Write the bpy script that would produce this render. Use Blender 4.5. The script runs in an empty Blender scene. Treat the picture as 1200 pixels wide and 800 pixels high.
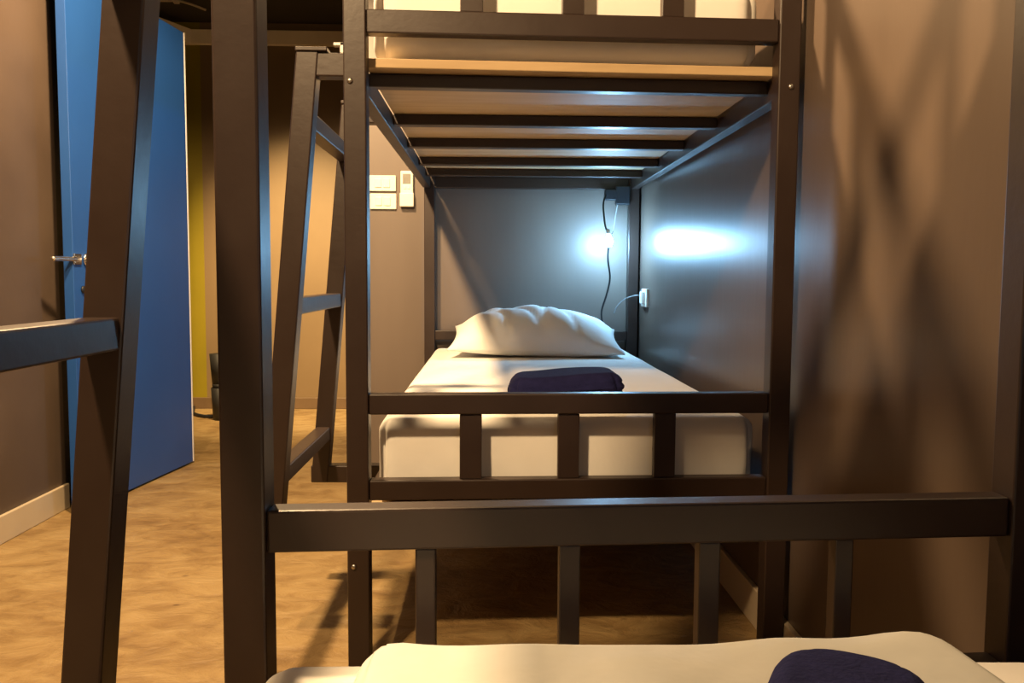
import bpy, bmesh, math, random
from mathutils import Vector, Matrix, noise
random.seed(4)
SC = bpy.context.scene
COL = SC.collection
EYE = 0.89          # camera height above the floor

# ------------------------------------------------------------------ materials
def new_mat(name):
    m = bpy.data.materials.new(name); m.use_nodes = True
    nt = m.node_tree
    return m, nt, nt.nodes['Principled BSDF']

def coord(nt, scale=(1, 1, 1)):
    tc = nt.nodes.new('ShaderNodeTexCoord'); mp = nt.nodes.new('ShaderNodeMapping')
    mp.inputs['Scale'].default_value = scale
    nt.links.new(tc.outputs['Object'], mp.inputs['Vector'])
    return mp.outputs['Vector']

def noise_tex(nt, vec, scale, detail=4, rough=.55, dist=0):
    n = nt.nodes.new('ShaderNodeTexNoise')
    n.inputs['Scale'].default_value = scale; n.inputs['Detail'].default_value = detail
    n.inputs['Roughness'].default_value = rough; n.inputs['Distortion'].default_value = dist
    nt.links.new(vec, n.inputs['Vector'])
    return n.outputs['Fac']

def ramp(nt, fac, stops):
    r = nt.nodes.new('ShaderNodeValToRGB')
    el = r.color_ramp.elements
    while len(el) < len(stops): el.new(.5)
    for e, (p, c) in zip(el, stops):
        e.position = p; e.color = (*c, 1)
    nt.links.new(fac, r.inputs['Fac'])
    return r.outputs['Color']

def bump(nt, b, height, strength, dist=.01):
    n = nt.nodes.new('ShaderNodeBump')
    n.inputs['Strength'].default_value = strength; n.inputs['Distance'].default_value = dist
    nt.links.new(height, n.inputs['Height']); nt.links.new(n.outputs['Normal'], b.inputs['Normal'])

def var_mat(name, c1, c2, scale, rough, vscale=(1, 1, 1), bstr=.1, bscale=None, rough2=None, spec=.5, metal=0, bdist=.01, detail=4):
    m, nt, b = new_mat(name)
    v = coord(nt, vscale)
    f = noise_tex(nt, v, scale, detail)
    nt.links.new(ramp(nt, f, [(.3, c1), (.7, c2)]), b.inputs['Base Color'])
    b.inputs['Roughness'].default_value = rough
    b.inputs['Metallic'].default_value = metal
    b.inputs['Specular IOR Level'].default_value = spec
    if rough2 is not None:
        mr = nt.nodes.new('ShaderNodeMapRange')
        mr.inputs['To Min'].default_value = rough; mr.inputs['To Max'].default_value = rough2
        nt.links.new(f, mr.inputs['Value']); nt.links.new(mr.outputs['Result'], b.inputs['Roughness'])
    if bstr:
        f2 = noise_tex(nt, v, bscale or scale * 6, 3)
        bump(nt, b, f2, bstr, bdist)
    return m

M = {}
M['steel'] = var_mat('brown_painted_steel', (.022, .012, .0088), (.027, .0155, .0115), 9, .36, bstr=.03, bscale=60, rough2=.46)
M['bright_steel'] = var_mat('worn_steel', (.45, .44, .43), (.6, .58, .55), 40, .38, bstr=.02, metal=.8)
M['bolt'] = var_mat('dull_zinc', (.35, .33, .30), (.45, .42, .38), 50, .35, bstr=0, metal=1)
M['chrome'] = var_mat('satin_chrome', (.68, .66, .62), (.78, .76, .72), 30, .22, bstr=0, metal=1)
M['wall'] = var_mat('taupe_satin_paint', (.066, .046, .035), (.092, .066, .050), 2.6, .42, bstr=.06, bscale=35, rough2=.52, bdist=.004)
M['panel'] = var_mat('taupe_gloss_paint_panel', (.092, .066, .050), (.108, .078, .060), 3.0, .30, vscale=(1.4, 1.4, .35), bstr=.10, bscale=16, rough2=.40, bdist=.004)
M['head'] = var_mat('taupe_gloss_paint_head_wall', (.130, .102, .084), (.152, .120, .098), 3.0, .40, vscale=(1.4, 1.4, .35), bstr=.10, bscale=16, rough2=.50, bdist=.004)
M['tan'] = var_mat('tan_wall_paint', (.165, .112, .056), (.185, .126, .064), 3, .5, bstr=.05, bscale=40, bdist=.004)
M['beam'] = var_mat('lightened_cream_beam', (.72, .64, .48), (.78, .70, .54), 5, .5, bstr=.02)  # trim cream, lightened to make up for light the beam lacks
M['yellow'] = var_mat('mustard_wall_paint', (.20, .16, .006), (.23, .18, .008), 3, .5, bstr=.05, bscale=40, bdist=.004)
M['black'] = var_mat('black_paint', (.012, .011, .010), (.018, .016, .014), 8, .5, bstr=0)
M['ceiling'] = var_mat('dark_ceiling_paint', (.022, .018, .012), (.028, .023, .016), 4, .8, bstr=.03)
M['cream'] = var_mat('cream_gloss_trim', (.46, .38, .27), (.50, .42, .30), 5, .4, bstr=.02)
M['skirt_dark'] = var_mat('brown_skirting', (.12, .075, .038), (.15, .095, .048), 8, .45, bstr=.03)
M['blue'] = var_mat('blue_door_paint', (.012, .066, .27), (.015, .076, .30), 2.5, .40, bstr=.04, bscale=40, bdist=.003)
M['white_edge'] = var_mat('white_door_edge', (.72, .70, .64), (.8, .78, .72), 8, .5, bstr=0)
M['plastic'] = var_mat('white_plastic', (.76, .73, .66), (.80, .77, .70), 12, .35, bstr=0)
M['grey_screen'] = var_mat('grey_lcd', (.22, .22, .20), (.28, .28, .25), 30, .2, bstr=0)
M['cord_black'] = var_mat('black_rubber', (.008, .009, .012), (.012, .013, .016), 20, .45, bstr=0)
M['cord_white'] = var_mat('grey_white_cable', (.55, .56, .56), (.62, .63, .63), 20, .45, bstr=0)
M['cord_grey'] = var_mat('grey_cable', (.24, .25, .26), (.30, .31, .32), 20, .45, bstr=0)
M['sheet'] = var_mat('white_cotton_sheet', (.76, .745, .71), (.80, .785, .75), 5, .85, bstr=.25, bscale=14, spec=.2, bdist=.006)
M['pillowcase'] = var_mat('white_pillowcase', (.78, .775, .76), (.82, .815, .80), 6, .85, bstr=.3, bscale=9, spec=.2, bdist=.01)
M['duvet'] = var_mat('off_white_cotton', (.46, .47, .455), (.52, .525, .51), 7, .85, bstr=.5, bscale=16, spec=.2, bdist=.006)
M['navy'] = var_mat('navy_fleece', (.009, .010, .050), (.014, .015, .070), 60, .95, bstr=.6, bscale=220, spec=.15, bdist=.003)

def plywood():
    m, nt, b = new_mat('plywood')
    v = coord(nt, (1, 9, 9))
    f = noise_tex(nt, v, 2.2, 6, .6, .6)
    nt.links.new(ramp(nt, f, [(.3, (.38, .265, .135)), (.55, (.47, .335, .18)), (.75, (.54, .40, .23))]), b.inputs['Base Color'])
    b.inputs['Roughness'].default_value = .6
    bump(nt, b, f, .1, .003)
    return m
M['ply'] = plywood()

def floor_mat():
    m, nt, b = new_mat('trowelled_tan_concrete')
    v = coord(nt, (1, 1.5, 1))
    big = noise_tex(nt, v, 1.6, 6, .6, .8)
    fine = noise_tex(nt, v, 8, 7, .62, .5)
    mx = nt.nodes.new('ShaderNodeMath'); mx.operation = 'MULTIPLY_ADD'; mx.inputs[1].default_value = .55
    nt.links.new(fine, mx.inputs[0])
    sc = nt.nodes.new('ShaderNodeMath'); sc.operation = 'MULTIPLY'; sc.inputs[1].default_value = .45
    nt.links.new(big, sc.inputs[0]); nt.links.new(sc.outputs[0], mx.inputs[2])
    c = ramp(nt, mx.outputs[0], [(.30, (.110, .064, .024)), (.44, (.205, .130, .052)), (.55, (.275, .188, .082)), (.70, (.340, .248, .122))])
    # small dark pits
    vo = nt.nodes.new('ShaderNodeTexVoronoi'); vo.inputs['Scale'].default_value = 6
    nt.links.new(v, vo.inputs['Vector'])
    pit = ramp(nt, vo.outputs['Distance'], [(.03, (.45, .4, .35)), (.075, (1, 1, 1))])
    mu = nt.nodes.new('ShaderNodeMixRGB'); mu.blend_type = 'MULTIPLY'; mu.inputs[0].default_value = .8
    nt.links.new(c, mu.inputs[1]); nt.links.new(pit, mu.inputs[2])
    nt.links.new(mu.outputs[0], b.inputs['Base Color'])
    b.inputs['Roughness'].default_value = .5
    b.inputs['Specular IOR Level'].default_value = .35
    bump(nt, b, fine, .6, .03)
    return m
M['floor'] = floor_mat()

def glow(name, col, strength):
    m, nt, b = new_mat(name)
    f = noise_tex(nt, coord(nt), 3, 1)
    nt.links.new(ramp(nt, f, [(.2, col), (.8, col)]), b.inputs['Emission Color'])
    b.inputs['Base Color'].default_value = (.8, .8, .8, 1)
    b.inputs['Emission Strength'].default_value = strength
    return m
M['bulb_dim'] = glow('cool_white_led_soft', (.50, .78, 1.0), 260)
M['bulb'] = glow('cool_white_led_glow', (.30, .64, 1.0), 1400)

# ------------------------------------------------------------------ mesh helpers
def obj(name, bm, mat, parent=None, smooth=False):
    bmesh.ops.recalc_face_normals(bm, faces=bm.faces)
    me = bpy.data.meshes.new(name); bm.to_mesh(me); bm.free()
    me.materials.append(mat if not isinstance(mat, str) else M[mat])
    if smooth:
        for p in me.polygons: p.use_smooth = True
    o = bpy.data.objects.new(name, me); COL.objects.link(o)
    if parent: o.parent = parent
    return o

def tag(o, label, cat, group=None):
    o['label'] = label; o['category'] = cat
    if group: o['group'] = group
    return o

def thing(name, label, cat, loc=(0, 0, 0), rz=0, group=None):
    o = bpy.data.objects.new(name, None); COL.objects.link(o)
    o.location = loc; o.rotation_euler = (0, 0, rz); o.empty_display_size = .1
    return tag(o, label, cat, group)

def struct(name, bm, mat, parent=None):
    o = obj(name, bm, mat, parent)
    if not parent: o['kind'] = 'structure'
    return o

def hexa(bm, pts, bev=0.0, seg=2):
    """eight corners: 4 of the bottom ring then 4 of the top ring, same order"""
    n0 = len(bm.verts)
    vs = [bm.verts.new(p) for p in pts]
    fs = [(0, 1, 2, 3), (4, 5, 6, 7), (0, 1, 5, 4), (1, 2, 6, 5), (2, 3, 7, 6), (3, 0, 4, 7)]
    faces = [bm.faces.new([vs[i] for i in f]) for f in fs]
    bmesh.ops.recalc_face_normals(bm, faces=faces)
    if bev:
        es = list({e for f in faces for e in f.edges})
        bmesh.ops.bevel(bm, geom=es, offset=bev, segments=seg, profile=.5, affect='EDGES')
    return bm

def box(x0, x1, y0, y1, z0, z1, bev=0.0, bm=None):
    bm = bm or bmesh.new()
    return hexa(bm, [(x0, y0, z0), (x1, y0, z0), (x1, y1, z0), (x0, y1, z0),
                     (x0, y0, z1), (x1, y0, z1), (x1, y1, z1), (x0, y1, z1)], bev)

def cyl(p, q, r, n=16, bm=None, r2=None):
    bm = bm or bmesh.new()
    p, q = Vector(p), Vector(q); d = q - p
    res = bmesh.ops.create_cone(bm, cap_ends=True, segments=n, radius1=r, radius2=r if r2 is None else r2, depth=d.length)
    mat = Matrix.Translation((p + q) / 2) @ d.to_track_quat('Z', 'Y').to_matrix().to_4x4()
    bmesh.ops.transform(bm, matrix=mat, verts=res['verts'])
    return bm

def ball(c, r, bm=None, sc=(1, 1, 1), n=16):
    bm = bm or bmesh.new()
    res = bmesh.ops.create_uvsphere(bm, u_segments=n, v_segments=n // 2 + 2, radius=r)
    for v in res['verts']:
        v.co = Vector((v.co.x * sc[0], v.co.y * sc[1], v.co.z * sc[2])) + Vector(c)
    return bm

def tube(pts, r, n=8, steps=8, bm=None):
    """smooth tube through points (Catmull-Rom)"""
    bm = bm or bmesh.new()
    P = [Vector(p) for p in pts]
    P = [P[0] * 2 - P[1]] + P + [P[-1] * 2 - P[-2]]
    line = []
    for i in range(1, len(P) - 2):
        for k in range(steps):
            t = k / steps
            a, b, c, d = P[i - 1:i + 3]
            line.append(.5 * ((2 * b) + (c - a) * t + (2 * a - 5 * b + 4 * c - d) * t * t + (3 * b - a - 3 * c + d) * t ** 3))
    line.append(P[-2])
    rings = []
    up = Vector((0.3, .2, .93)).normalized()
    for i, p in enumerate(line):
        d = (line[min(i + 1, len(line) - 1)] - line[max(i - 1, 0)]).normalized()
        s = d.cross(up)
        if s.length < 1e-3: s = d.cross(Vector((1, 0, 0)))
        s.normalize(); t = s.cross(d)
        rings.append([bm.verts.new(p + r * (math.cos(2 * math.pi * k / n) * s + math.sin(2 * math.pi * k / n) * t)) for k in range(n)])
    for a, b in zip(rings, rings[1:]):
        for k in range(n):
            bm.faces.new((a[k], a[(k + 1) % n], b[(k + 1) % n], b[k]))
    bm.faces.new(rings[0]); bm.faces.new(rings[-1][::-1])
    return bm

def axis_samples(h, r, n):
    a = [h - r + r * math.tan(t * math.pi / 4 / 5) for t in range(6)]
    mid = [-(h - r) + 2 * (h - r) * i / n for i in range(1, n)]
    return sorted([-x for x in a]) + mid + a

def soft_box(w, d, h, r, n=(10, 14, 3), disp=None, rp=None):
    """a box with round edges (radius r), optional plan-corner radius rp and a displacement function"""
    bm = bmesh.new()
    hx, hy, hz = w / 2, d / 2, h / 2
    X, Y, Z = axis_samples(hx, r, n[0]), axis_samples(hy, r, n[1]), axis_samples(hz, r, n[2])
    key = {}
    def vert(p):
        k = tuple(round(c, 6) for c in p)
        if k not in key:
            q = Vector((max(-hx + r, min(hx - r, p[0])), max(-hy + r, min(hy - r, p[1])), max(-hz + r, min(hz - r, p[2]))))
            dd = Vector(p) - q
            v = q + dd.normalized() * r if dd.length > 1e-9 else q
            key[k] = bm.verts.new(v)
        return key[k]
    def grid(A, B, f):
        for i in range(len(A) - 1):
            for j in range(len(B) - 1):
                vs = [vert(f(A[i], B[j])), vert(f(A[i + 1], B[j])), vert(f(A[i + 1], B[j + 1])), vert(f(A[i], B[j + 1]))]
                if len(set(vs)) == 4: bm.faces.new(vs)
    for s in (-1, 1):
        grid(X, Y, lambda a, b: (a, b, s * hz))
        grid(X, Z, lambda a, b: (a, s * hy, b))
        grid(Y, Z, lambda a, b: (s * hx, a, b))
    if rp:
        for v in bm.verts:
            x, y = v.co.x, v.co.y
            qx, qy = max(-hx + rp, min(hx - rp, x)), max(-hy + rp, min(hy - rp, y))
            ex, ey = x - qx, y - qy
            if abs(ex) > 1e-9 and abs(ey) > 1e-9:
                m_ = max(abs(ex), abs(ey)); l = math.hypot(ex, ey)
                v.co.x, v.co.y = qx + ex * m_ / l, qy + ey * m_ / l
    if disp:
        for v in bm.verts: v.co += disp(v.co.copy())
    return bm

# ------------------------------------------------------------------ room
HC = 2.53
def right_x(y): return .684 + .0042 * (3.97 - y)       # the long wall runs very slightly out of square

struct('floor', box(-2.7, 1.0, -1.8, 5.9, -.1, 0), 'floor')
struct('ceiling', box(-2.7, 1.0, -1.8, 5.9, HC, HC + .1), 'ceiling')
bm = bmesh.new()
hexa(bm, [(right_x(-1.8), -1.8, 0), (1.0, -1.8, 0), (1.0, 3.97, 0), (right_x(3.97), 3.97, 0),
          (right_x(-1.8), -1.8, HC), (1.0, -1.8, HC), (1.0, 3.97, HC), (right_x(3.97), 3.97, HC)])
struct('wall_right', bm, 'panel')
struct('wall_head', box(-.63, 1.0, 3.97, 5.9, 0, HC), 'head')       # the wall the beds end at
struct('wall_left', box(-1.75, -1.625, -1.8, 3.27, 0, HC), 'wall')
struct('wall_back', box(-1.90, -.63, 5.75, 5.9, 0, HC), 'tan')
struct('wall_alcove', box(-2.7, -1.90, 5.75, 5.9, 0, HC), 'yellow')
struct('wall_side', box(-2.7, -2.55, 3.27, 5.75, 0, HC), 'wall')
struct('wall_front', box(-1.75, 1.0, -1.9, -1.8, 0, HC), 'wall')
struct('wall_lintel', box(-1.75, -1.64, 3.27, 4.12, 2.06, HC), 'black')
struct('trim_1', box(-1.74, -1.655, 3.27, 3.62, 0, 2.06, .004), 'black')       # black door jamb, widened to stand in for shade behind the leaf
struct('trim_2', box(-1.99, -.63, 5.715, 5.75, 2.385, 2.478, .004), 'beam')   # pale beam along the back wall
hb = bmesh.new()
hexa(hb, [(-2.14, 5.40, 2.40), (-2.08, 5.40, 2.40), (-1.93, 5.75, 2.385), (-1.99, 5.75, 2.385),
          (-2.14, 5.40, 2.478), (-2.08, 5.40, 2.478), (-1.93, 5.75, 2.478), (-1.99, 5.75, 2.478)])
struct('trim_3', hb, 'beam')
struct('baseboard_left', box(-1.625, -1.611, -1.8, 3.27, 0, .094, .003), 'cream')
bm = bmesh.new()
hexa(bm, [(right_x(-1.8) - .015, -1.8, 0), (right_x(-1.8), -1.8, 0), (right_x(3.97), 3.97, 0), (right_x(3.97) - .015, 3.97, 0),
          (right_x(-1.8) - .015, -1.8, .10), (right_x(-1.8), -1.8, .10), (right_x(3.97), 3.97, .10), (right_x(3.97) - .015, 3.97, .10)], .003)
struct('baseboard_right', bm, 'cream')
struct('baseboard_back', box(-2.55, -.63, 5.735, 5.75, 0, .075, .003), 'skirt_dark')

# conduit along the ceiling, with a clip
cd = thing('ceiling_conduit', 'thin pale pipe with a small clip under the dark ceiling above the blue door', 'pipe', (-1.92, 5.2, HC))
obj('pipe', tube([(-.30, .0, -.035), (0, 0, -.035), (.08, 0, -.035), (.16, .0, -.055), (.24, .0, -.085)], .007, 8, 4), 'cream', cd, True)
obj('clip', box(.055, .085, -.014, .014, -.05, 0, .002), 'cream', cd)

# ------------------------------------------------------------------ blue door
D0, D1 = Vector((-1.522, 3.17, 0)), Vector((-1.412, 4.06, 0))
dv = D1 - D0; dl = dv.length; ang = math.atan2(dv.y, dv.x)
door = bpy.data.objects.new('door_1', None); COL.objects.link(door)
door.location = D0; door.rotation_euler = (0, 0, ang); door['kind'] = 'structure'
# local x along the leaf, local -y faces the room
obj('door_leaf', box(0, dl - .006, 0, .038, .008, 2.0, .002), 'blue', door)
obj('door_edge', box(dl - .006, dl + .004, -.001, .040, .008, 2.0, .001), 'white_edge', door)
hx = .085; hz = .945
b = cyl((hx, -.001, hz), (hx, -.008, hz), .026, 24); obj('handle_rose', b, 'chrome', door, True)
b = cyl((hx, -.006, hz), (hx, -.055, hz), .009, 16); ball((hx, -.055, hz), .010, b)
cyl((hx, -.055, hz), (hx + .105, -.053, hz - .004), .0085, 16, b); ball((hx + .105, -.053, hz - .004), .0085, b)
obj('lever_handle', b, 'chrome', door, True)
b = cyl((hx - .030, -.001, hz - .110), (hx - .030, -.006, hz - .110), .014, 20); obj('lock_plate', b, 'cord_black', door, True)
b = cyl((-.095, .012, hz + .002), (.012, -.003, hz + .002), .009, 14); ball((-.095, .012, hz + .002), .0095, b)
box(.0, .045, -.006, 0, hz - .018, hz + .022, .002, b)
obj('latch_bolt', b, 'chrome', door)

# ------------------------------------------------------------------ bunk beds
T = .048   # square tube
def zh(h): return EYE + h

def bunk(name, label, xl, xr, yf, skew, n_bal, ylong, low, far_side, up_guard):
    """xl/xr outer faces; yf = face of the end frame towards the camera; the end frame runs out of square by skew (m per m);
    the rest of the bed runs from yf to ylong; far_side: +1 when the bed lies behind that end frame, -1 when it lies in front of it"""
    t = thing(name, label, 'bunk bed', (xl, yf, 0))
    W = xr - xl
    def fr(x0, x1, z0, z1, d0=0.0, d1=T, bev=.003):
        # piece of the end frame; x measured along it from the left outer face
        b = bmesh.new()
        y0, y1 = skew * x0, skew * x1
        return hexa(b, [(x0, y0 + d0, z0), (x1, y1 + d0, z0), (x1, y1 + d1, z0), (x0, y0 + d1, z0),
                        (x0, y0 + d0, z1), (x1, y1 + d0, z1), (x1, y1 + d1, z1), (x0, y0 + d1, z1)], bev)
    top = zh(up_guard) + .03
    foot = .006
    L = ylong - yf
    def at(o):
        return o
    for x0 in (0, W - T):
        p = obj('post', fr(x0, x0 + T, foot, top), 'steel', t)
        obj('foot_cap', fr(x0 - .002, x0 + T + .002, 0, .022, -.002, T + .002), 'cord_black', p)
        obj('top_cap', fr(x0, x0 + T, top, top + .004), 'cord_black', p)
    G1, G2, G3, G4, U1, U2, R1, R2, LR1, LR2 = low
    RS = R1 - .030
    REC = (.096, .130) if far_side > 0 else (-.10, -.066)
    i0, i1 = T, W - T
    f = .007
    obj('guard_rail', fr(i0, i1, zh(G2), zh(G1), f, T - f), 'steel', t)
    obj('guard_rail', fr(i0, i1, zh(G4), zh(G3), f, T - f), 'steel', t)
    obj('guard_rail', fr(i0, i1, zh(U2), zh(U1), f, T - f), 'steel', t)
    obj('guard_rail', fr(i0, i1, zh(up_guard - .048), zh(up_guard), f, T - f), 'steel', t)
    for k in n_bal:
        obj('baluster', fr(k[0], k[1], zh(G3), zh(G2), .012, T - .012, .002), 'steel', t)
        obj('baluster', fr(k[0], k[1], zh(U1), zh(up_guard - .048), .012, T - .012, .002), 'steel', t)
    obj('end_rail', fr(i0 - .010, i1 + .008, zh(RS), zh(R1) - .0005, *REC), 'steel', t)
    obj('end_rail', fr(i0 - .010, i1 + .008, zh(LR2), zh(LR1) - .0005, *REC), 'steel', t)
    # bolts on the front face of the posts
    for x0, zs in ((T * .30, (zh(R2) + .012, .25)), (W - T * .42, (zh(R2) + .018, .36))):
        for z in zs:
            y = skew * x0
            b = ball((x0, y - .001, z), .0062, None, (1, .6, 1), 12)
            obj('bolt', b, 'bolt', t, True)
    # the other end of the bed
    ya = L - T if far_side > 0 else L
    hl, hr_ = (.012, W) if far_side > 0 else (0, W)
    for x0 in (hl, hr_ - T):
        p = obj('post', box(x0, x0 + T, ya, ya + T, foot, top, .003), 'steel', t)
        obj('foot_cap', box(x0 - .002, x0 + T + .002, ya - .002, ya + T + .002, 0, .022), 'cord_black', p)
    for z0, z1 in ((zh(-.288), zh(-.245)), (zh(R2), zh(R1)), (zh(LR2), zh(LR1)), (zh(up_guard - .048), zh(up_guard))):
        obj('head_rail', box(hl + T, hr_ - T, ya + f, ya + T - f, z0, z1, .003), 'steel', t)
    # long side rails
    ys0, ys1 = (T, L - T) if far_side > 0 else (L + T, 0)
    for z0, z1 in ((zh(R2), zh(R1)), (zh(LR2), zh(LR1))):
        for x0, e in ((.006, 0), (W - .040, skew * W)):
            obj('side_rail', box(x0, x0 + .034, ys0 + e, ys1 + (e if far_side < 0 else 0), z0, z1, .003), 'steel', t)
    # slats under the boards
    for z0, z1 in ((zh(RS), zh(R1) - .0005), (zh(LR2) + .002, zh(LR1) - .002)):
        for k in range(4):
            y = (2.43, 2.837, 3.275, 3.62)[k] - 1.8545 if far_side > 0 else -.46 - .42 * k
            obj('slat', box(.040, W - .040, y, y + .038, z0, z1, .003), 'steel', t)
    for zb, nm in ((zh(R1), 0), (zh(LR1), 1)):
        b = bmesh.new()
        ya0, ya1 = (.050, L - .012) if far_side > 0 else (L + .012, -.002)
        e0, e1 = (skew * W, 0) if far_side > 0 else (0, skew * W)
        bx0 = .041
        if far_side > 0:
            hexa(b, [(bx0, ya0 + .0, zb + .0005), (W - .041, ya0 + e0, zb + .0005), (W - .041, ya1 - T, zb + .0005), (bx0, ya1 - T, zb + .0005),
                     (bx0, ya0 + .0, zb + .021), (W - .041, ya0 + e0, zb + .021), (W - .041, ya1 - T, zb + .021), (bx0, ya1 - T, zb + .021)], .002)
        else:
            hexa(b, [(bx0, ya0 + T, zb + .0005), (W - .041, ya0 + T, zb + .0005), (W - .041, ya1 + e1, zb + .0005), (bx0, ya1, zb + .0005),
                     (bx0, ya0 + T, zb + .021), (W - .041, ya0 + T, zb + .021), (W - .041, ya1 + e1, zb + .021), (bx0, ya1, zb + .021)], .002)
        bo = obj('bed_board', b, 'ply', t)
        bo['label'] = 'plywood board under the mattress'
    return t

FAR = (-.2567, -.3024, -.4485, -.4936, .5648, .5153, .4520, .4010, -.535, -.573)
XL, XR, YF = -.3139, .6751, 1.8545
fb = [(537.5 + 118 * k) for k in range(3)]
fbal = [(.2465, .2955), (.4655, .5135), (.6830, .7315)]
bunk('bunk_bed', 'brown steel bunk bed with a lit reading lamp and a pillow on its lower bunk', XL, XR, YF, .0377, fbal, 3.955, FAR, +1, .805)
NXL, NXR, NYF = -.3013, .6850, .9474
NEAR = (-.2656, -.3145, -.4740, -.5190, .5648, .5153, .4520, .4010, -.535, -.573)
nbal = [(.2150, .2385), (.3835, .4085), (.5520, .5780), (.7210, .7440)]
bunk('bunk_bed', 'nearest brown steel bunk bed, its four-baluster end rail crossing the picture beside the right wall', NXL, NXR, NYF, .0639, nbal, -1.10, NEAR, -1, .805)

# ------------------------------------------------------------------ ladders
def ladder(label, ya, yb, foot_h, bed_x, rungs):
    """two leaning stringers at depths ya and yb, rungs between; hooked to the bed's side by short bars"""
    t = thing('bunk_ladder', label, 'ladder', (-.443, ya, 0), 0, None)
    def sx(z): return .0905 * (z - EYE)
    ztop, zfoot = zh(.485), zh(foot_h)
    for y in (0, yb - ya):
        b = bmesh.new(); h = T / 2
        hexa(b, [(sx(zfoot) - h, y - h, zfoot), (sx(zfoot) + h, y - h, zfoot), (sx(zfoot) + h, y + h, zfoot), (sx(zfoot) - h, y + h, zfoot),
                 (sx(ztop) - h, y - h, ztop), (sx(ztop) + h, y - h, ztop), (sx(ztop) + h, y + h, ztop), (sx(ztop) - h, y + h, ztop)], .003)
        obj('stringer', b, 'steel', t)
        # top arm hooked over the bed rail and lower arm
        xe = bed_x + .443
        b = box(sx(ztop) - h + .004, xe, y - h + .003, y + h - .003, ztop - .052, ztop - .002, .003)
        obj('top_arm', b, 'steel', t)
        b = box(sx(ztop) - h - .001, sx(ztop) + h + .020, y - h - .004, y + h - .010, ztop, ztop + .009, .002)
        obj('end_plate', b, 'steel', t)
        b = box(xe - .016, xe - .001, y - .008, y + .008, ztop, ztop + .024, .002)
        box(xe - .030, xe - .001, y - .008, y + .008, ztop + .016, ztop + .024, .002, b)
        obj('hook', b, 'bolt', t)
        b = box(sx(zfoot) - h, xe, y - h + .002, y + h - .002, zfoot - .002, zfoot + .048, .003)
        obj('foot_arm', b, 'steel', t)
    for i, z in enumerate((*[zh(q) for q in rungs],)):
        x = sx(z)
        b = box(x - .020, x + .020, T / 2 - .002, yb - ya - T / 2 + .002, z - .019, z + .019, .003)
        r = obj('rung', b, 'steel', t)
    return t
ladder('leaning brown steel ladder hung on the bunk bed that has the reading lamp', 1.925, 2.49, -.598, XL - .002, (.343, -.068, -.455))
ladder('leaning brown steel ladder in front of the blue door', .46, 1.022, -.598, NXL - .002, (.343, -.068, -.55))

# ------------------------------------------------------------------ bedding
def mattress(name, label, x0, x1, y0, y1, z0, z1, r, group=None, amp=.004, skew=0):
    w, d, h = x1 - x0, y1 - y0, z1 - z0
    def disp(p):
        fx = noise.noise(Vector((p.x * 2.2, p.y * 2.2, 3.1))) * .005
        side = max(0, 1 - max(0, (p.z + h / 2)) / (h * .8))
        front = 1 if p.y < -d / 2 + r else .5
        dense = .35 + .65 * max(0, noise.noise(Vector((p.x * 4 + 9, p.y * 3, 1.7)))) * 2
        wr = noise.noise(Vector(((p.x + p.z * .45) * 34, p.y * 30, p.z * 5))) * amp * side * dense * 1.6
        out = Vector((0, skew * (p.x + w / 2) * max(0, .5 - p.y / d), 0))
        if abs(p.z) < h / 2 - r * .4 or True:
            n = Vector((p.x / (w / 2) if abs(p.x) > w / 2 - r else 0, p.y / (d / 2) if abs(p.y) > d / 2 - r else 0, 0))
            out += n * wr * front
        if p.z > 0: out.z += fx * min(1, (p.z / (h / 2)) ** 2)
        return out
    b = soft_box(w, d, h, r, (60, 50, 8), disp, rp=r * 1.3)
    o = obj(name, b, 'sheet', None, True)
    o.location = ((x0 + x1) / 2, (y0 + y1) / 2, (z0 + z1) / 2)
    tag(o, label, 'mattress', group)
    return o
mattress('mattress', 'white sheeted mattress with a pillow at its head, behind the guard rail', -.255, .618, 1.914, 3.885, zh(-.5135), zh(-.322), .030, amp=.010, skew=.0377)
mattress('mattress', 'white mattress on the upper bunk, seen above the plywood board', -.268, .606, 1.945, 3.885, zh(.4735), zh(.66), .045, amp=.002)
mattress('mattress', 'nearest white mattress at the bottom edge, under the thick folded cover', -.238, .614, -1.03, .895, zh(-.5135), zh(-.408), .030)
mattress('mattress', 'white mattress on the upper level of the nearest bunk bed', -.238, .606, -1.03, .925, zh(.4735), zh(.69), .035)

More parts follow.
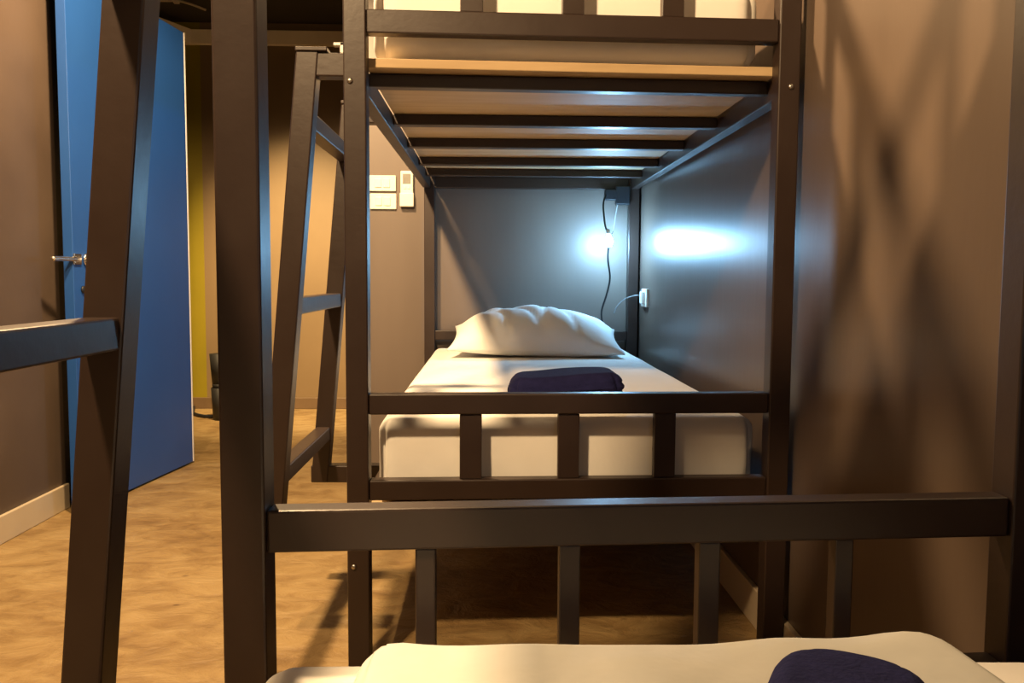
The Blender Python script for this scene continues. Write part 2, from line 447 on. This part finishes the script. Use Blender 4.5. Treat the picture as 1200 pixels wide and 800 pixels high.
def pillow_bm(w, d, h, seed, nx=56, ny=40):
    bm = bmesh.new()
    top, bot = [], []
    for j in range(ny + 1):
        rt, rb = [], []
        for i in range(nx + 1):
            u, v = -1 + 2 * i / nx, -1 + 2 * j / ny
            # edges bow inwards between the corners
            x = u * w / 2 * (1 - .05 * (1 - v * v)); y = v * d / 2 * (1 - .07 * (1 - u * u))
            fat = max(0, (1 - abs(u) ** 2.8)) ** .75 * max(0, (1 - abs(v) ** 2.4)) ** .6
            n1 = noise.noise(Vector((x * 5 + seed, y * 5, 0)))
            cr = 1 - abs(noise.noise(Vector((x * 9 + seed * 2 + y * 5, y * 3 - x * 2, 5))))
            wr = (cr ** 5) * .034 * fat
            zt = fat * h * .62 * (1 + .16 * n1) - wr * .6
            zb = -fat * h * .38 * .55
            rt.append(bm.verts.new((x, y, zt + .004)))
            rb.append(bm.verts.new((x, y, zb - .004)))
        top.append(rt); bot.append(rb)
    for j in range(ny):
        for i in range(nx):
            bm.faces.new((top[j][i], top[j][i + 1], top[j + 1][i + 1], top[j + 1][i]))
            bm.faces.new((bot[j][i + 1], bot[j][i], bot[j + 1][i], bot[j + 1][i + 1]))
    for i in range(nx):
        bm.faces.new((top[0][i + 1], top[0][i], bot[0][i], bot[0][i + 1]))
        bm.faces.new((top[ny][i], top[ny][i + 1], bot[ny][i + 1], bot[ny][i]))
    for j in range(ny):
        bm.faces.new((top[j][0], top[j + 1][0], bot[j + 1][0], bot[j][0]))
        bm.faces.new((top[j + 1][nx], top[j][nx], bot[j][nx], bot[j + 1][nx]))
    return bm
p = obj('pillow', pillow_bm(.71, .42, .225, 3.3), 'pillowcase', None, True)
p.location = (.19, 3.60, zh(-.322) + .060); p.rotation_euler = (math.radians(9.5), math.radians(1.0), math.radians(-2))
tag(p, 'plump white pillow at the head of the lower bunk under the reading lamp', 'pillow')

def folded(name, label, w, d, h, rp, loc, rot, mat, layers=3, amp=.004, seed=0, cat='blanket', r=None, wave=0):
    """a folded cloth: stacked rounded layers in one mesh, sagging at the edges"""
    r = r or h * .48
    def disp(p):
        n = noise.noise(Vector((p.x * 7 + seed, p.y * 7, p.z * 3)))
        # fold grooves along the side
        g = 0
        if layers > 1:
            g = -abs(math.cos((p.z / h + .5) * math.pi * layers)) ** 8 * .004
        ex = Vector((p.x / (w / 2), p.y / (d / 2), 0))
        e = max(abs(ex.x), abs(ex.y))
        o = Vector((0, 0, n * amp * (1 if p.z > 0 else .1)))
        if e > .86 and abs(p.z) < h * .46: o += Vector((ex.x, ex.y, 0)) * (g + n * amp * .8)
        if p.z > 0: o.z -= max(0, e - .7) ** 2 * h * 1.1
        if wave:
            k = noise.noise(Vector((p.x * 6 + seed, 0, 2)))
            o.y += wave * k * (p.y / d + .5)
            o.z += wave * .55 * noise.noise(Vector((p.x * 9 + seed, p.y * 5, 4))) * (1 if p.z > 0 else 0)
            o.z += wave * .3 * max(0, p.x / (w / 2) - .55) * 2 * (1 if p.z > 0 else 0)
        return o
    b = soft_box(w, d, h, r, (28, 28, 10), disp, rp=rp)
    o = obj(name, b, mat, None, True)
    o.location = loc; o.rotation_euler = rot
    return tag(o, label, cat)
folded('folded_blanket', 'navy blue folded blanket lying on the white mattress in front of the pillow', .300, .22, .072, .06,
       (.196, 2.24, zh(-.322) + .039), (0, math.radians(-3.0), math.radians(-2)), 'navy', 3, .005, 2.0)
folded('folded_duvet', 'thick off-white folded cover along the bottom edge on the nearest mattress', .590, .50, .052, .05,
       (.171, .585, zh(-.408) + .028), (0, 0, math.radians(1.0)), 'duvet', 2, .006, 7.0, 'cover', .024, .018)
folded('rolled_blanket', 'navy blue roll with a rounded end, on the off-white cover at the bottom edge', .125, .30, .05, .057,
       (.236, .552, zh(-.408) + .0815), (0, 0, math.radians(-28)), 'navy', 3, .003, 5.0)

# ------------------------------------------------------------------ switches, remote, outlet, lamp
def switch(label, x0, x1, z0, z1):
    y = 3.97
    t = thing('light_switch', label, 'switch', ((x0 + x1) / 2, y, (z0 + z1) / 2))
    w, h = x1 - x0, z1 - z0
    obj('cover_plate', box(-w / 2, w / 2, -.012, 0, -h / 2, h / 2, .003), 'plastic', t)
    for k in range(2):
        xa = -w * .30 + k * w * .32
        b = box(xa, xa + w * .26, -.0165, -.010, -h * .28, h * .28, .0025)
        obj('rocker', b, 'plastic', t)
    return t
switch('upper white switch plate on the brown wall beside the remote control', -.556, -.434, 1.279, 1.350)
switch('lower white switch plate on the brown wall, under the other plate', -.553, -.4325, 1.197, 1.268)
rc = thing('remote_control', 'white remote control in a holder on the brown wall beside the switch plates', 'remote control', (-.3825, 3.969, 1.29))
b = box(-.033, .031, -.030, 0, -.082, -.02, .004); obj('holder', b, 'plastic', rc)
b = box(-.030, .028, -.024, -.004, -.075, .080, .005); obj('body', b, 'plastic', rc)
b = box(-.019, .017, -.0262, -.023, .022, .066, .001); obj('screen', b, 'grey_screen', rc)
b = bmesh.new()
for i in range(2):
    box(-.016 + .018 * i, -.004 + .018 * i, -.0268, -.023, -.002, .010, .001, b)
obj('button', b, 'plastic', rc)

ou = thing('power_outlet', 'small white power outlet with a cable on the glossy right wall above the mattress', 'power outlet', (right_x(3.75), 3.75, .803))
obj('cover_plate', box(-.012, 0, -.060, .060, -.040, .040, .003), 'plastic', ou)
b = box(-.026, -.010, -.030, .030, -.026, .028, .005); obj('plug', b, 'plastic', ou)
obj('cable', tube([(-.020, .025, .012), (-.040, .07, .008), (-.075, .12, -.008), (-.105, .15, -.040), (-.118, .165, -.075)], .0024), 'cord_grey', ou, True)

def reading_lamp(label, loc, flip, mats):
    """clamp on the head rail, hanging cord, bare LED bulb; flip = -1 when the bed's head lies the other way"""
    lp = thing('reading_lamp', label, 'reading lamp', loc)
    F = lambda *ps: [(p[0], p[1] * flip, p[2]) for p in ps]
    def bx_(x0, x1, y0, y1, z0, z1, bv, bm=None):
        return box(x0, x1, min(y0 * flip, y1 * flip), max(y0 * flip, y1 * flip), z0, z1, bv, bm)
    b = bx_(.02, .085, -.045, -.012, -.05, .035, .006); bx_(-.03, .045, -.040, -.014, -.03, .02, .006, b)
    obj('clamp', b, 'cord_black', lp)
    bx, by, bz = -.027, -.165, -.222
    obj('cord', tube(F((-.022, -.03, .0), (-.040, -.07, -.045), (-.044, -.12, -.10), (-.040, -.155, -.16), (bx, by, bz + .045)), .0042), 'cord_black', lp, True)
    obj('cord', tube(F((bx, by, bz - .016), (-.026, -.14, -.30), (-.010, -.10, -.38), (-.022, -.075, -.46), (-.042, -.07, -.53), (-.036, -.07, -.59)), .0042), 'cord_black', lp, True)
    obj('wire', tube(F((.03, -.03, -.045), (.018, -.05, -.10), (.004, -.085, -.17), (bx + .01, by, bz + .03)), .0022), 'cord_white', lp, True)
    b = cyl(*F((bx, by, bz + .014), (bx - .004, by, bz + .055)), .012, 16, None, .007); obj('socket', b, 'plastic', lp, True)
    obj('bulb', ball(F((bx, by, bz))[0], .019, None, (1, 1, 1.1), 20), mats, lp, True)
reading_lamp('small cool white LED reading lamp glowing on a black cord in the bunk corner', (.545, 3.935, 1.27), 1, 'bulb')
reading_lamp('reading lamp at the head of the nearest bunk bed', (.545, -1.08, 1.27), -1, 'bulb_dim')

# dark bin and cord far back by the mustard wall
wb = thing('waste_bin', 'slim dark bin standing by the mustard wall at the far end', 'bin', (-1.665, 5.30, 0))
b = cyl((0, 0, .0), (0, 0, .20), .050, 24, None, .060); obj('body', b, 'black', wb, True)
b = cyl((0, 0, .20), (0, 0, .225), .052, 24); cyl((0, 0, .225), (0, 0, .41), .052, 24, b, .066); obj('lid', b, 'black', wb, True)
cb = obj('cable', tube([(-1.98, 5.72, .012), (-1.90, 5.48, .012), (-1.80, 5.36, .012), (-1.72, 5.345, .012)], .010), 'cord_black', None, True)
tag(cb, 'dark cord lying on the floor beside the slim dark bin', 'cord')

# ------------------------------------------------------------------ lights
WARM = (1.0, .665, .34)
def spot(name, loc, power, size=164, blend=.30, r=.06, col=WARM, aim=None):
    l = bpy.data.lights.new(name, 'SPOT'); l.energy = power; l.color = col
    l.spot_size = math.radians(size); l.spot_blend = blend; l.shadow_soft_size = r
    o = bpy.data.objects.new(name, l); COL.objects.link(o); o.location = loc
    if aim:
        o.rotation_euler = (Vector(aim) - Vector(loc)).to_track_quat('-Z', 'Y').to_euler()
    return o
spot('downlight_middle', (-.83, 2.43, 2.47), 440)
spot('downlight_front', (-.76, .30, 2.47), 370)
spot('downlight_back', (-1.20, 4.55, 2.47), 720, 66, 1.0, .06, (1.0, .70, .34), (-1.25, 5.75, .35))

w = bpy.data.worlds.new('World'); SC.world = w; w.use_nodes = True
w.node_tree.nodes['Background'].inputs['Color'].default_value = (1, .8, .6, 1)
w.node_tree.nodes['Background'].inputs['Strength'].default_value = .01

# ------------------------------------------------------------------ camera
cam = bpy.data.cameras.new('Camera'); co = bpy.data.objects.new('Camera', cam); COL.objects.link(co)
cam.sensor_width = 36; cam.sensor_fit = 'HORIZONTAL'; cam.lens = 36 * 1002.3 / 1200
cam.clip_start = .02
co.matrix_world = Matrix.Translation((0, 0, EYE)) @ Matrix.Rotation(-.0253, 4, 'Z') @ Matrix.Rotation(math.pi / 2 - .0749, 4, 'X') @ Matrix.Rotation(.0058, 4, 'Z')
SC.camera = co
vs = SC.view_settings
SC.display_settings.display_device = 'sRGB'
vs.view_transform = 'Standard'; vs.look = 'None'; vs.exposure = 0; vs.gamma = 1; vs.use_curve_mapping = False
SC.cycles.use_denoising = True
